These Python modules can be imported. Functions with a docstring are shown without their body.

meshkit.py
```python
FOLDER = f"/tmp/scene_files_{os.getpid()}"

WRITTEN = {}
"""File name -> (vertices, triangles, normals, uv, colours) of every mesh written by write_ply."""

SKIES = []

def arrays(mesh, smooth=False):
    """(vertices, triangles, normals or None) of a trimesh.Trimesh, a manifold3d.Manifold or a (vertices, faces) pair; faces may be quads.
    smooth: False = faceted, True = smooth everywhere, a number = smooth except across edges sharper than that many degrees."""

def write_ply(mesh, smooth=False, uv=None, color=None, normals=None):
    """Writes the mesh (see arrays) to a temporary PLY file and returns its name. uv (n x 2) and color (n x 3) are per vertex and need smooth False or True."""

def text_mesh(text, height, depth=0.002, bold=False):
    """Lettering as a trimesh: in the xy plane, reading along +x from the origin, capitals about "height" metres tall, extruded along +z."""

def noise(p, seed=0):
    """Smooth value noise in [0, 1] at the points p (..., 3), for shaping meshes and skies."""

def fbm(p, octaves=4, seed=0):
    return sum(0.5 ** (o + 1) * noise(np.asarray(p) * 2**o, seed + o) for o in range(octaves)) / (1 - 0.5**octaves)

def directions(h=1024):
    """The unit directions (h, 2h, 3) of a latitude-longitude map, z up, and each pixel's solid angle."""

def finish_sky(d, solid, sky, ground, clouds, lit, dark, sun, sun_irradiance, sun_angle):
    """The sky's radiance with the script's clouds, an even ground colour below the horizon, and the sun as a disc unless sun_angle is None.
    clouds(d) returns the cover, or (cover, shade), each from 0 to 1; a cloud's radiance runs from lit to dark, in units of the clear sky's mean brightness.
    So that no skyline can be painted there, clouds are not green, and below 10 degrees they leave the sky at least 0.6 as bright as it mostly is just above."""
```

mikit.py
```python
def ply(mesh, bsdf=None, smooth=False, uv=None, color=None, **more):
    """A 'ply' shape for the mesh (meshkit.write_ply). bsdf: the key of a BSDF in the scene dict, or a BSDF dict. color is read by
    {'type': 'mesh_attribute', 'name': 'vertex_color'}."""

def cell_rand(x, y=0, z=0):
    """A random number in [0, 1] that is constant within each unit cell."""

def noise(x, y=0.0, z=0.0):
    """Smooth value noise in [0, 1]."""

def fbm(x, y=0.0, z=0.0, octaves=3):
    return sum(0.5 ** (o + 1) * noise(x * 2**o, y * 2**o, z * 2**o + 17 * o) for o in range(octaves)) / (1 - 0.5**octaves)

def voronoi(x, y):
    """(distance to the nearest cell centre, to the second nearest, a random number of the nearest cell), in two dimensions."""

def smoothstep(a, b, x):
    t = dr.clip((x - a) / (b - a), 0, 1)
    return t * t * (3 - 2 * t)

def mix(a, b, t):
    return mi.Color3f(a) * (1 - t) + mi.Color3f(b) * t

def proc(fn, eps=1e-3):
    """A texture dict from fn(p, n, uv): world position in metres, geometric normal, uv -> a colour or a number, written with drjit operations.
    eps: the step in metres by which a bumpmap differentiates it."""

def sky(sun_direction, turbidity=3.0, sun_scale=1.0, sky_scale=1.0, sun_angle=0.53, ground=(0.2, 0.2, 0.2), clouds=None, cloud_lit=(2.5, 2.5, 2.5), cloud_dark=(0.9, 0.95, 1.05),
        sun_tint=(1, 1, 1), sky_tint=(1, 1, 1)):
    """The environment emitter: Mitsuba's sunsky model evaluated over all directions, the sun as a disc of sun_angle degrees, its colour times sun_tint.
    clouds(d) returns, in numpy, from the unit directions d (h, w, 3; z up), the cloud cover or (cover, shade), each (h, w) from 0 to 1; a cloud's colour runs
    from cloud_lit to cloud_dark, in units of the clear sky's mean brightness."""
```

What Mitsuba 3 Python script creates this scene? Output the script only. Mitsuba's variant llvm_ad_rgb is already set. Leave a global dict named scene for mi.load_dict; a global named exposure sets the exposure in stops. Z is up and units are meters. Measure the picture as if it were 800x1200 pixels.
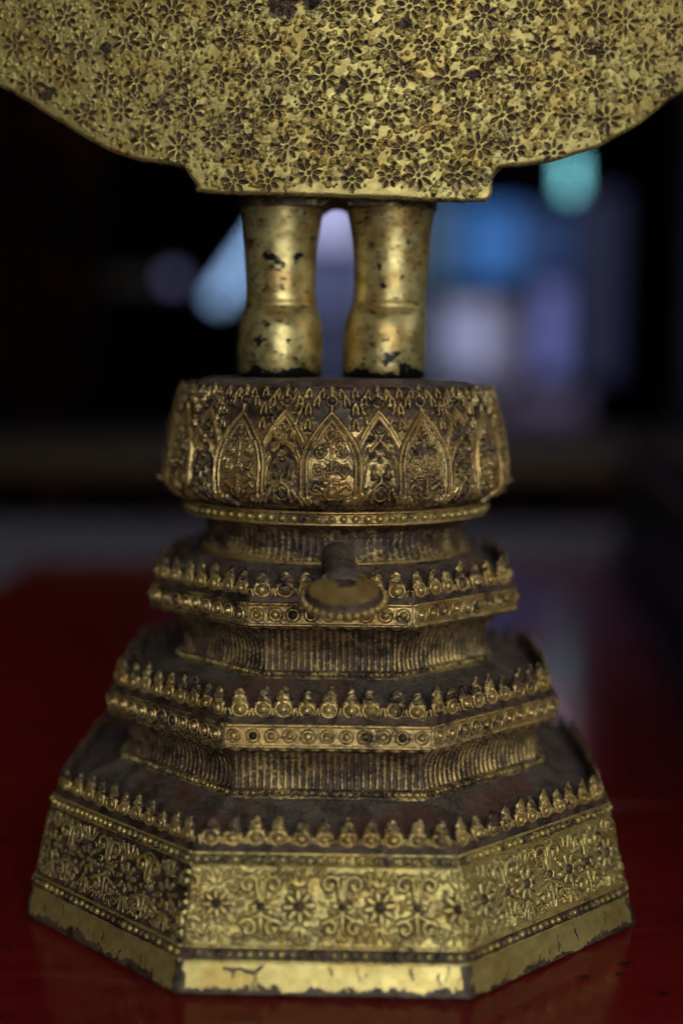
import math, random
import numpy as np, trimesh, manifold3d as m3
import drjit as dr, mitsuba as mi
import mikit, meshkit
from mikit import proc, noise, fbm, smoothstep, mix
from scipy.spatial import cKDTree
from shapely.geometry import Polygon, Point

T = mi.ScalarTransform4f
random.seed(7); rng = np.random.default_rng(7)
scene, labels = {}, {}

# ------------------------------------------------------------------ camera, light, exposure
CAM = np.array([0.00294, -0.70518, 0.26117])
FW = np.array([0.0, 0.994476, -0.104961])
UP = [-0.008825, 0.104957, 0.994438]
scene['camera'] = {'type': 'thinlens', 'fov': math.degrees(2 * math.atan(400 / 1667.0)), 'fov_axis': 'x',
                   'aperture_radius': 0.0134, 'focus_distance': 0.630, 'near_clip': 0.02, 'far_clip': 60.0,
                   'to_world': T().look_at(origin=CAM.tolist(), target=(CAM + FW).tolist(), up=UP)}
exposure = 0.0


def lamp(name, centre, target, w, h, rgb, label):
    scene[name] = {'type': 'rectangle', 'to_world': T().look_at(origin=centre, target=target, up=[0, 0, 1]) @ T().scale([w / 2, h / 2, 1]),
                   'emitter': {'type': 'area', 'radiance': {'type': 'rgb', 'value': list(rgb)}}}
    labels[name] = {'label': label, 'kind': 'structure'}


# daylight comes in through openings of the hall behind and beside the viewer
lamp('doorway', [0.65, -3.2, 1.15], [0, 0, 0.25], 1.9, 2.5, [3.7, 3.58, 3.06], 'bright open doorway of the hall behind the viewer')
lamp('side_window', [3.0, -0.6, 1.7], [0, 0, 0.2], 1.4, 1.6, [1.3, 1.2, 1.05], 'daylit window of the hall to the right')
lamp('left_window', [-3.2, -1.2, 1.3], [0, 0, 0.2], 1.0, 1.4, [0.10, 0.105, 0.13], 'dim window of the hall to the left')


lamp('skylight', [0.35, 1.3, 2.7], [0.25, 1.0, 0], 1.1, 1.1, [1.15, 1.0, 1.2], 'dull skylight in the roof over the back of the table')


# ------------------------------------------------------------------ materials
def P3(p, s):
    return p.x * s, p.y * s, p.z * s


def gild_w(p, uv):
    """how much gold leaf is left: uv.x is the gilding laid on the piece, broken up by wear"""
    n = fbm(*P3(p, 900.0), octaves=3) - 0.5
    big = fbm(*P3(p, 130.0), octaves=3) - 0.5
    return smoothstep(0.30, 0.62, uv.x + 0.55 * n + 0.5 * big)


def gold_tone(p, uv):
    """uv.y: 0 = yellow leaf, 1 = older bronze-coloured leaf"""
    a = smoothstep(0.30, 0.60, fbm(*P3(p + 3.1, 75.0), octaves=3))
    b = fbm(*P3(p, 330.0), octaves=3)
    c = mix(mix((0.55, 0.425, 0.145), (0.63, 0.54, 0.215), a), mix((0.48, 0.32, 0.125), (0.61, 0.46, 0.205), a), smoothstep(0.0, 1.0, uv.y))
    return c * (0.74 + 0.5 * b)


def gilt_color(p, n, uv):
    w = gild_w(p, uv)
    d = fbm(*P3(p + 1.7, 260.0), octaves=3)
    lac = mix((0.024, 0.015, 0.012), (0.092, 0.060, 0.044), smoothstep(0.3, 0.7, d))
    return mix(lac, gold_tone(p, uv), w)


def gilt_rough(p, n, uv):
    return 0.52 - 0.10 * gild_w(p, uv) + 0.16 * (noise(*P3(p, 300.0)) - 0.5) + dr.select(uv.y < -0.5, 0.10, 0.0)


def gilt_metal(p, n, uv):
    return 0.12 + 0.63 * gild_w(p, uv)


scene['gilding'] = {'type': 'principled', 'base_color': proc(gilt_color), 'roughness': proc(gilt_rough), 'metallic': proc(gilt_metal), 'specular': 0.5}


def leg_color(p, n, uv):
    chips = mi.Float(0)
    for (x, z, s, a) in LEG_CHIPS:
        d2 = (dr.square(p.x - x) * 1.0 + dr.square(p.z - z) * 1.4) / (s * s)
        chips = dr.maximum(chips, a * dr.exp(-d2))
    n1 = fbm(*P3(p + 5.0, 520.0), octaves=3)
    chip = smoothstep(0.585, 0.62, n1 * 0.66 + 0.42 * chips + 0.36 * smoothstep(0.2590, 0.2545, p.z))
    spots = smoothstep(0.690, 0.720, noise(*P3(p + 9.0, 700.0)) * 0.70 + 0.30 * fbm(*P3(p, 90.0)))
    chip = dr.maximum(chip, spots)
    ring = smoothstep(0.0035, 0.0, dr.abs(p.z - 0.2885 - 0.002 * (noise(*P3(p, 60.0)) - 0.5)))
    a = fbm(*P3(p, 110.0), octaves=3)
    amber = smoothstep(0.42, 0.62, a) * 0.75
    c = mix((0.76, 0.66, 0.31), (0.56, 0.37, 0.13), dr.maximum(amber, 0.35 * ring))
    c = c * (0.82 + 0.34 * fbm(*P3(p, 330.0), octaves=3))
    dirt = smoothstep(0.50, 0.72, fbm(*P3(p + 11.0, 190.0), octaves=4)) * 0.55 + 0.35 * smoothstep(0.272, 0.256, p.z)
    return mix(mix(c, (0.16, 0.10, 0.045), dirt), (0.012, 0.016, 0.020), chip)


def leg_rough(p, n, uv):
    return 0.31 + 0.22 * fbm(*P3(p + 2.0, 230.0), octaves=3)


LEG_CHIPS = [(-0.0405, 0.3180, .0040, .7), (-0.0425, 0.2880, .0040, .6), (-0.0330, 0.2770, .0040, .6), (-0.0240, 0.2790, .0030, .5), (0.0370, 0.2560, .004, .7), (0.0105, 0.2570, .0030, .6), (0.0100, 0.3270, .003, .6), (0.0300, 0.3010, .0022, .7), (-0.0120, 0.3200, .0025, .7), (-0.0322, 0.3103, .0045, 1.0), (-0.0188, 0.3104, .0030, 1.0), (-0.0282, 0.3064, .0045, .9), (-0.0261, 0.2953, .0035, .6), (-0.0361, 0.2705, .0055, .8),
             (-0.0420, 0.300, .0060, .6), (-0.0381, 0.2584, .004, .9), (-0.0179, 0.2566, .006, .8), (0.020, 0.306, .0022, 1.0), (0.0213, 0.2969, .0022, .9),
             (0.0245, 0.263, .006, .75), (0.0314, 0.259, .0038, 1.05), (0.0225, 0.261, .0035, .8), (0.0184, 0.269, .005, .5), (0.0290, 0.2655, .004, .8)]
scene['burnished_gold'] = {'type': 'principled', 'base_color': proc(leg_color), 'roughness': proc(leg_rough), 'metallic': 0.74, 'specular': 0.5}


def petal_color(p, n, uv):
    d = fbm(*P3(p, 420.0), octaves=3)
    g = smoothstep(0.60, 0.72, fbm(*P3(p + 4.0, 800.0), octaves=2))
    return mix(mix((0.050, 0.027, 0.015), (0.15, 0.090, 0.045), d), (0.45, 0.36, 0.14), 0.6 * g)


scene['brown_lacquer'] = {'type': 'principled', 'base_color': proc(petal_color), 'roughness': 0.42, 'metallic': 0.15, 'specular': 0.45}


def dust_color(p, n, uv):
    d = smoothstep(0.25, 0.75, 0.6 * fbm(*P3(p, 150.0), octaves=4) + 0.4 * fbm(*P3(p + 2.0, 900.0), octaves=2))
    r = smoothstep(0.52, 0.72, fbm(*P3(p + 7.0, 60.0), octaves=3))
    return mix(mix((0.034, 0.027, 0.026), (0.150, 0.128, 0.118), d), (0.16, 0.060, 0.045), 0.45 * r)


scene['dusty_lacquer'] = {'type': 'principled', 'base_color': proc(dust_color), 'roughness': 0.58, 'specular': 0.35}

FLAKES = [(0.1287, -0.1065, .0042), (0.1089, -0.12, .0030), (0.1241, -0.1171, .0026), (0.1389, -0.1359, .0028), (0.1937, 0.179, .006), (-0.181, 0.047, .0052), (0.1542, -0.0202, .003), (-0.1745, 0.052, .003)]


def table_color(p, n, uv):
    grain = fbm(p.x * 14.0, p.y * 130.0, 0.0, octaves=4)
    big = fbm(p.x * 9.0, p.y * 9.0, 3.0, octaves=3)
    c = mix((0.105, 0.0055, 0.0065), (0.20, 0.0105, 0.0105), 0.6 * grain + 0.4 * big)
    chip = mi.Float(0)
    wob = (fbm(p.x * 420.0, p.y * 420.0, 0.0, octaves=3) - 0.5)
    for (x, y, s) in FLAKES:
        d = dr.sqrt(dr.square(p.x - x) + dr.square((p.y - y) * 1.25)) / s + wob * 1.6
        chip = dr.maximum(chip, smoothstep(1.0, 0.8, d))
    small = smoothstep(0.865, 0.885, noise(p.x * 260.0, p.y * 200.0, 1.0) * 0.75 + 0.25 * fbm(p.x * 20.0, p.y * 20.0, 9.0))
    scr = smoothstep(0.032, 0.0, dr.abs(fbm(p.x * 9.0 + p.y * 3.0, p.y * 46.0, 8.0, octaves=2) - 0.5)) * smoothstep(0.5, 0.75, fbm(p.x * 30.0, p.y * 30.0, 4.0)) * 0.16
    fleck = smoothstep(0.80, 0.86, noise(p.x * 900.0, p.y * 900.0, 6.0)) * 0.12
    dust = scr + fleck + smoothstep(0.55, 0.8, fbm(p.x * 60.0, p.y * 220.0, 5.0, octaves=4)) * 0.10
    return mix(mix(c, (0.25, 0.10, 0.09), dust), (0.014, 0.008, 0.008), 0.8 * dr.maximum(chip, small))


def table_rough(p, n, uv):
    return 0.10 + 0.09 * fbm(p.x * 40.0, p.y * 90.0, 2.0, octaves=3)


scene['red_lacquer'] = {'type': 'principled', 'base_color': proc(table_color), 'roughness': proc(table_rough), 'specular': 0.24}


def dark_wood_color(p, n, uv):
    g = fbm(p.x * 60.0, p.y * 6.0, p.z * 60.0, octaves=3)
    return mix((0.008, 0.007, 0.008), (0.030, 0.026, 0.028), g)


scene['dark_wood'] = {'type': 'principled', 'base_color': proc(dark_wood_color), 'roughness': 0.45, 'specular': 0.4}


def panel_color(p, n, uv):
    g = fbm(p.x * 14.0, p.y * 14.0, p.z * 14.0, octaves=3)
    return mix((0.003, 0.0015, 0.0012), (0.026, 0.006, 0.005), smoothstep(0.4, 0.75, g))


scene['red_brown_wood'] = {'type': 'principled', 'base_color': proc(panel_color), 'roughness': 0.7, 'specular': 0.03}


def stone_color(p, n, uv):
    g = fbm(p.x * 12.0, p.y * 12.0, p.z * 12.0, octaves=4)
    return mix((0.13, 0.14, 0.19), (0.22, 0.23, 0.29), g)


scene['pale_stone'] = {'type': 'principled', 'base_color': proc(stone_color), 'roughness': 0.5}
scene['unlit_wall'] = {'type': 'diffuse', 'reflectance': {'type': 'rgb', 'value': [0.004, 0.004, 0.005]}}
scene['old_gilt_wood'] = {'type': 'principled', 'base_color': {'type': 'rgb', 'value': [0.04, 0.022, 0.009]}, 'roughness': 0.5, 'metallic': 0.3}


# ------------------------------------------------------------------ helpers
def numbered(parent, name):
    base = f'{parent}__{name}' if parent else name
    key, k = base, 0
    while key in scene or key in labels:
        k += 1; key = f'{base}_{k:03d}'
    return key


def shape(path, bsdf, smooth=True, M=None):
    d = {'type': 'ply', 'filename': path, 'face_normals': not smooth, 'bsdf': {'type': 'ref', 'id': bsdf}}
    if M is not None:
        d['to_world'] = T(M)
    return d


def normals(V, F):
    n = np.zeros_like(V); fn = np.cross(V[F[:, 1]] - V[F[:, 0]], V[F[:, 2]] - V[F[:, 0]])
    for k in range(3):
        np.add.at(n, F[:, k], fn)
    return n / np.maximum(np.linalg.norm(n, axis=1, keepdims=True), 1e-20)


def put(key, V, F, bsdf, N=None, uv=None, M=None):
    """one entry from arrays, with the given normals (so that a relief cut into pieces keeps one smooth surface)"""
    used = np.unique(F); mp = np.full(len(V), -1); mp[used] = np.arange(len(used))
    N = normals(V, F) if N is None else N
    u = None if uv is None else uv[used]
    path = meshkit.write_ply((V[used], mp[F]), False, u, None, N[used])
    scene[key] = shape(path, bsdf, True, M)
    return key


def part(parent, name, mesh, bsdf, smooth=30, M=None, uvx=None):
    key = numbered(parent, name)
    if uvx is not None:
        v, f, n = meshkit.arrays(mesh, smooth)
        uv = np.column_stack([np.full(len(v), uvx), np.full(len(v), .9)])
        put(key, v, f, bsdf, n, uv, M)
    else:
        scene[key] = mikit.ply(mesh, bsdf, smooth=smooth)
        if M is not None: scene[key]['to_world'] = T(M)
    return key


def struct(name, mesh, bsdf, smooth=False):
    scene[name] = mikit.ply(mesh, bsdf, smooth=smooth)
    labels[name] = {'kind': 'structure'}


def box(x0, x1, y0, y1, z0, z1, bev=0.0):
    if bev:
        pts = [(x, y, z) for x in (x0 + bev, x1 - bev) for y in (y0 + bev, y1 - bev) for z in (z0 + bev, z1 - bev)]
        return m3.Manifold.batch_hull([m3.Manifold.sphere(bev, 12).translate(q) for q in pts])
    return trimesh.creation.box(bounds=[[x0, y0, z0], [x1, y1, z1]])


def to_tm(man):
    m = man.to_mesh()
    return trimesh.Trimesh(np.array(m.vert_properties[:, :3]), np.array(m.tri_verts), process=False)


def grid_faces(nu, nv):
    i, j = np.meshgrid(np.arange(nv - 1), np.arange(nu - 1), indexing='ij')
    a = i * nu + j
    return np.concatenate([np.stack([a, a + 1, a + nu + 1], -1).reshape(-1, 3), np.stack([a, a + nu + 1, a + nu], -1).reshape(-1, 3)])


def nz(x, y, seed=0, s=1.0, o=3):
    return meshkit.fbm(np.stack([x * s, y * s, np.full_like(x, seed * 3.7)], -1), o, seed) - 0.5


class Relief:
    """height (metres), gilding and piece number on a flat sheet of points (X, Y)"""
    def __init__(s, X, Y, gild=0.5):
        s.X, s.Y = X.ravel(), Y.ravel()
        s.h = np.zeros(len(s.X)); s.g = np.full(len(s.X), float(gild)); s.lab = np.zeros(len(s.X), int)
        s.tree = cKDTree(np.column_stack([s.X, s.Y])); s.line = True

    def near(s, x, y, r):
        i = np.array(s.tree.query_ball_point([x, y], r), int)
        return i, s.X[i] - x, s.Y[i] - y

    def raise_(s, i, v, g=None):
        s.h[i] = np.maximum(s.h[i], v)
        if g is not None:
            s.g[i] = np.where(v > 1e-5, np.maximum(s.g[i], g * np.clip(v / (np.max(v) + 1e-9), 0.4, 1)), s.g[i])

    def stroke(s, pts, r0, r1, h, g=0.75):
        """a rounded ridge along a polyline, its radius going from r0 to r1"""
        pts = np.asarray(pts, float); n = len(pts)
        c = pts.mean(0); R = np.linalg.norm(pts - c, axis=1).max() + max(r0, r1) + 1e-4
        i, dx, dy = s.near(c[0], c[1], R)
        if not len(i): return
        q = np.column_stack([dx, dy]) + c
        best = np.full(len(i), -9.0)
        for k in range(n - 1):
            a, b = pts[k], pts[k + 1]; ab = b - a
            t = np.clip(((q - a) @ ab) / (ab @ ab + 1e-18), 0, 1)
            d = np.linalg.norm(q - a - t[:, None] * ab, axis=1)
            r = r0 + (r1 - r0) * (k + t) / (n - 1)
            best = np.maximum(best, 1 - (d / r) ** 2)
        v = h * np.sqrt(np.clip(best, 0, 1))
        rim = s.line & (best < 0) & (best > -1.3) & (s.h[i] < .4 * h)      # engraved line that runs round the motif
        s.g[i] = np.where(rim, np.minimum(s.g[i], .30), s.g[i]); s.h[i] = np.where(rim, s.h[i] - .25 * h * np.clip(1.3 + best, 0, 1) * np.clip(-best * 4, 0, 1) * (s.h[i] > -.0003), s.h[i])
        s.raise_(i, v, g)

    def dome(s, x, y, r, h, ring=0.0, g=0.7, lab=0, gcore=None):
        i, dx, dy = s.near(x, y, r * 1.9)
        if not len(i): return
        d = np.hypot(dx, dy) / r
        v = h * np.sqrt(np.clip(1 - d ** 2, 0, 1))
        if ring:
            v = np.maximum(v, ring * np.clip(1 - ((d - 1.32) / 0.24) ** 2, 0, 1))
            s.h[i] = np.where((d > 0.9) & (d < 1.12), s.h[i] * 0.3, s.h[i])
        o = 1.58 if ring else 1.0
        rim = s.line & (d > o) & (d < o + .28) & (s.h[i] < .3 * h); s.g[i] = np.where(rim, np.minimum(s.g[i], .30), s.g[i])
        s.raise_(i, v, g)
        if gcore is not None: s.g[i] = np.where(d < 0.95, gcore, s.g[i])
        if lab: s.lab[i[d < (1.55 if ring else 1.0)]] = lab

    def leafcut(s, x, y, L, w, ang, depth, lab=0, lip=0.0):
        """a pointed petal pressed into the sheet, with a raised lip"""
        i, dx, dy = s.near(x, y, L * 0.75)
        if not len(i): return
        c, sn = math.cos(ang), math.sin(ang)
        u, v = (dx * c + dy * sn) / (L / 2), (-dx * sn + dy * c) / (w / 2)
        e = 1 - np.abs(v) / np.maximum((1 - np.clip(np.abs(u), 0, 1) ** 1.8), 1e-3)
        e = np.where(np.abs(u) < 1, e, -1)
        s.h[i] = np.where(e > 0, np.minimum(s.h[i], -depth * np.clip(e * 2.2, 0, 1)), s.h[i])
        s.g[i] = np.where(e > 0.08, 0.0, s.g[i])
        if lip:
            l = (e <= 0) & (e > -0.9)
            s.h[i] = np.where(l, np.maximum(s.h[i], lip * (1 + e / 0.9)), s.h[i])
        if lab: s.lab[i[e > 0.0]] = lab


def spiral(x, y, r, turns, a0, sgn=1, n=16, shrink=0.15):
    t = np.linspace(0, 1, n); rr = r * (1 - (1 - shrink) * t); a = a0 + sgn * turns * 2 * np.pi * t
    return np.column_stack([x + rr * np.cos(a), y + rr * np.sin(a)])


def rosette(R, x, y, r, h, lab=0, n=8, core=0.36, a0=0.0, core_g=0.1):
    for k in range(n):
        a = a0 + 2 * np.pi * k / n
        R.stroke([(x + r * .52 * math.cos(a), y + r * .52 * math.sin(a)), (x + r * .86 * math.cos(a), y + r * .86 * math.sin(a))], r * .20, r * .20, h * .8, 0.85)
    R.dome(x, y, r * core, h * 1.5, ring=h * .55, g=0.6, gcore=core_g)
    if lab:
        i, dx, dy = R.near(x, y, r * 1.12)
        R.lab[i] = lab


# ------------------------------------------------------------------ the setting: table, ledge, dark wall
def slab(outline, z0, z1, bev=0.004):
    m = m3.CrossSection([outline]).extrude(z1 - z0).translate([0, 0, z0])
    return to_tm(m)


# the red lacquered table and its boards
tk = 'altar_table'
labels[tk] = {'label': 'red lacquered wooden table with small dark paint chips under the gilded pedestal', 'category': 'table'}
for k, (y0, y1) in enumerate([(-0.75, -0.46), (-0.458, 0.118), (0.120, 0.62), (0.622, 1.13)]):
    part(tk, 'board', box(-0.40, 0.62, y0, y1, -0.04, 0.0, 0.0015), 'red_lacquer', smooth=25)
part(tk, 'apron', box(-0.385, 0.605, 1.085, 1.105, -0.16, -0.0415), 'red_lacquer', smooth=False)
for x in (-0.36, 0.58):
    for y in (-0.70, 1.06):
        part(tk, 'leg', box(x - .03, x + .03, y - .024, y + .024, -0.75, -0.0405, .004), 'red_lacquer', smooth=25)

struct('floor', box(-6, 6, -5, 9, -0.80, -0.75), 'red_brown_wood')
sk = 'stone_ledge'
labels[sk] = {'label': 'pale grey stone ledge running behind the red table', 'category': 'ledge'}
part(sk, 'top_slab', box(-2.2, 2.0, 1.17, 1.78, -0.075, -0.02, .004), 'pale_stone', smooth=25)
part(sk, 'base_block', box(-2.18, 1.98, 1.19, 1.775, -0.75, -0.077), 'pale_stone', smooth=False)
pk = 'wooden_plinth'
labels[pk] = {'label': 'dark wooden plinth with a dull gilded top moulding behind the stone ledge', 'category': 'plinth'}
part(pk, 'front_board', box(-2.2, 2.0, 1.785, 1.83, -0.74, 0.055), 'red_brown_wood', smooth=False)
part(pk, 'moulding', box(-2.2, 2.0, 1.770, 1.84, 0.057, 0.103, .008), 'old_gilt_wood', smooth=25)
part(pk, 'cap_board', box(-2.2, 2.0, 1.78, 2.3, 0.105, 0.125, .004), 'dark_wood', smooth=25)

# the dark bench rail on the right
bk = 'dark_bench'
labels[bk] = {'label': 'dark wooden chest with stepped top edge along the right side of the table', 'category': 'chest'}


def rail(off, z0, z1, wid, y0=-0.10, y1=1.12):
    f = lambda y: 0.221 + 0.105 * (y + 0.10)
    o = [(f(y0) + off, y0), (f(y0) + off + wid, y0), (f(y1) + off + wid, y1), (f(y1) + off, y1)]
    return slab(o, z0, z1)


part(bk, 'lower_rail', rail(0.0, 0.002, 0.030, 0.30), 'dark_wood', smooth=False)
part(bk, 'side_panel', rail(0.012, 0.032, 0.130, 0.28), 'dark_wood', smooth=False)
part(bk, 'upper_rail', rail(-0.004, 0.132, 0.150, 0.30), 'dark_wood', smooth=False)
part(bk, 'lid', rail(0.020, 0.152, 0.168, 0.26), 'dark_wood', smooth=False)

# carved dark wall left, dark post right, lit opening between
wk = 'carved_screen'
labels[wk] = {'label': 'dark reddish carved wooden screen at the left behind the statue', 'category': 'screen'}
V = []
part(wk, 'back_board', box(-2.6, -0.62, 3.02, 3.06, 0.13, 2.4), 'red_brown_wood', smooth=False)
for k in range(34):
    x, z = random.uniform(-1.2, -0.70), random.uniform(0.2, 1.15)
    m = trimesh.creation.icosphere(subdivisions=2, radius=1.0)
    m.apply_scale([random.uniform(.03, .07), .03, random.uniform(.04, .10)]); m.apply_transform(trimesh.transformations.rotation_matrix(random.uniform(-1, 1), [0, 1, 0]))
    m.apply_translation([x, 3.015, z])
    part(wk, 'carved_leaf', m, 'red_brown_wood', smooth=True)
struct('hall_wall', trimesh.util.concatenate([box(-4, 4, 5.6, 5.7, -0.75, 3.2)]), 'unlit_wall')
dk = 'wooden_post'
labels[dk] = {'label': 'black wooden post at the right edge beyond the chest', 'category': 'post'}
part(dk, 'shaft', box(0.99, 1.5, 3.0, 3.4, 0.17, 2.6, .01), 'dark_wood', smooth=25)
part(dk, 'foot_block', box(0.97, 1.52, 2.98, 3.42, 0.0, 0.168, .01), 'dark_wood', smooth=25)


def emitter(rgb):
    return {'type': 'area', 'radiance': {'type': 'rgb', 'value': list(rgb)}}


gk = 'back_window'
labels[gk] = {'label': 'out of focus window with blue and lavender lit panes behind the statue', 'category': 'window'}
part(gk, 'frame', trimesh.util.concatenate([box(-0.24, 1.34, 5.10, 5.14, -0.05, -0.012), box(-0.24, 1.34, 5.10, 5.14, 1.63, 1.67), box(-0.28, -0.242, 5.10, 5.14, -0.05, 1.67), box(1.342, 1.38, 5.10, 5.14, -0.05, 1.67)]), 'dark_wood', smooth=False)
PANES = [  # x0, x1, z0, z1, radiance
    (0.505, 0.715, 0.600, 0.89, (0.028, 0.125, 0.38)),        # strong blue
    (0.405, 0.605, 0.235, 0.505, (0.25, 0.265, 0.43)),          # pale lavender
    (0.385, 0.425, 0.19, 0.55, (0.05, 0.08, 0.14)),
    (0.605, 0.705, 0.19, 0.50, (0.13, 0.12, 0.20)),
    (0.785, 0.905, 0.22, 0.58, (0.11, 0.125, 0.35)),          # lavender strip
    (0.69, 0.99, 0.04, 0.15, (0.055, 0.045, 0.085)),         # mauve sill
    (0.33, 0.41, 0.60, 0.93, (0.06, 0.11, 0.18)),            # grey blue
    (0.425, 0.495, 0.60, 0.93, (0.014, 0.07, 0.20)),
    (-0.20, 0.075, 0.735, 1.02, (0.44, 0.44, 0.74)),         # bright lavender, between the legs
    (-0.20, 0.075, 0.45, 0.70, (0.055, 0.065, 0.15)),
    (-0.20, 0.075, 0.18, 0.43, (0.018, 0.024, 0.06)),        # dark blue below it
    (0.095, 0.285, 0.18, 0.98, (0.10, 0.11, 0.20)),          # behind the right leg
    (0.70, 0.93, 0.62, 0.88, (0.012, 0.035, 0.11)),
    (0.955, 1.12, 0.20, 0.95, (0.014, 0.016, 0.042)),        # dim right
    (0.80, 0.93, 1.28, 1.46, (3.8, 2.0, 2.8)),              # bright, above the hem: seen in the table's sheen
    (0.30, 0.655, -0.005, 0.17, (0.020, 0.018, 0.030)),
]
for (x0, x1, z0, z1, c) in PANES:
    k = part(gk, 'pane', box(x0, x1, 5.115, 5.125, z0, z1), 'dark_wood', smooth=False)
    scene[k]['emitter'] = emitter(c)


def tube_lamp(a, b, r, rgb, label):
    key = numbered('', 'tube_lamp')
    labels[key] = {'label': label, 'category': 'lamp', 'group': 'fluorescent tubes behind the statue'}
    a, b = np.array(a, float), np.array(b, float); d = (b - a) / np.linalg.norm(b - a)
    t = part(key, 'tube', trimesh.creation.cylinder(radius=r, segment=[a, b], sections=16), 'dark_wood', smooth=40)
    scene[t]['emitter'] = emitter(rgb)
    for p, q in ((a, a - d * .03), (b, b + d * .03)):
        part(key, 'end_cap', trimesh.creation.cylinder(radius=r * 1.15, segment=[p - (q - p) * .01, q], sections=16), 'dark_wood', smooth=40)


tube_lamp([0.862, 4.8, 0.905], [0.858, 4.8, 1.05], 0.024, (0.50, 1.60, 1.80), 'cyan glowing vertical tube light high at right behind the robe')
tube_lamp([-0.485, 4.8, 0.488], [-0.215, 4.8, 0.865], 0.024, (0.66, 1.10, 1.85), 'white-blue slanted tube light left of the statue legs')
k = 'indicator_lamp'
labels[k] = {'label': 'small dim violet lamp far left of the statue legs', 'category': 'lamp'}
b = part(k, 'bulb', trimesh.creation.icosphere(subdivisions=2, radius=0.022).apply_translation([-0.43, 2.96, 0.470]), 'dark_wood', smooth=True)
scene[b]['emitter'] = emitter((0.13, 0.125, 0.27))
part(k, 'holder', trimesh.creation.cylinder(radius=0.012, segment=[[-0.43, 2.985, 0.470], [-0.43, 3.10, 0.470]], sections=16), 'dark_wood', smooth=40)
part(k, 'bracket', box(-0.62, -0.42, 3.10, 3.115, 0.45, 0.49), 'dark_wood', smooth=False)

# ------------------------------------------------------------------ the pedestal
PED = 'lotus_pedestal'
labels[PED] = {'label': 'gilded three-tiered octagonal pedestal with round lotus cup, standing on the red table', 'category': 'pedestal'}
PSI = -0.02096
RZ = np.eye(4); RZ[:2, :2] = [[math.cos(PSI), -math.sin(PSI)], [math.sin(PSI), math.cos(PSI)]]
K = 0.425
OCT = [(-K, -1), (K, -1), (1, -K), (1, K), (K, 1), (-K, 1), (-1, K), (-1, -K)]


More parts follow.
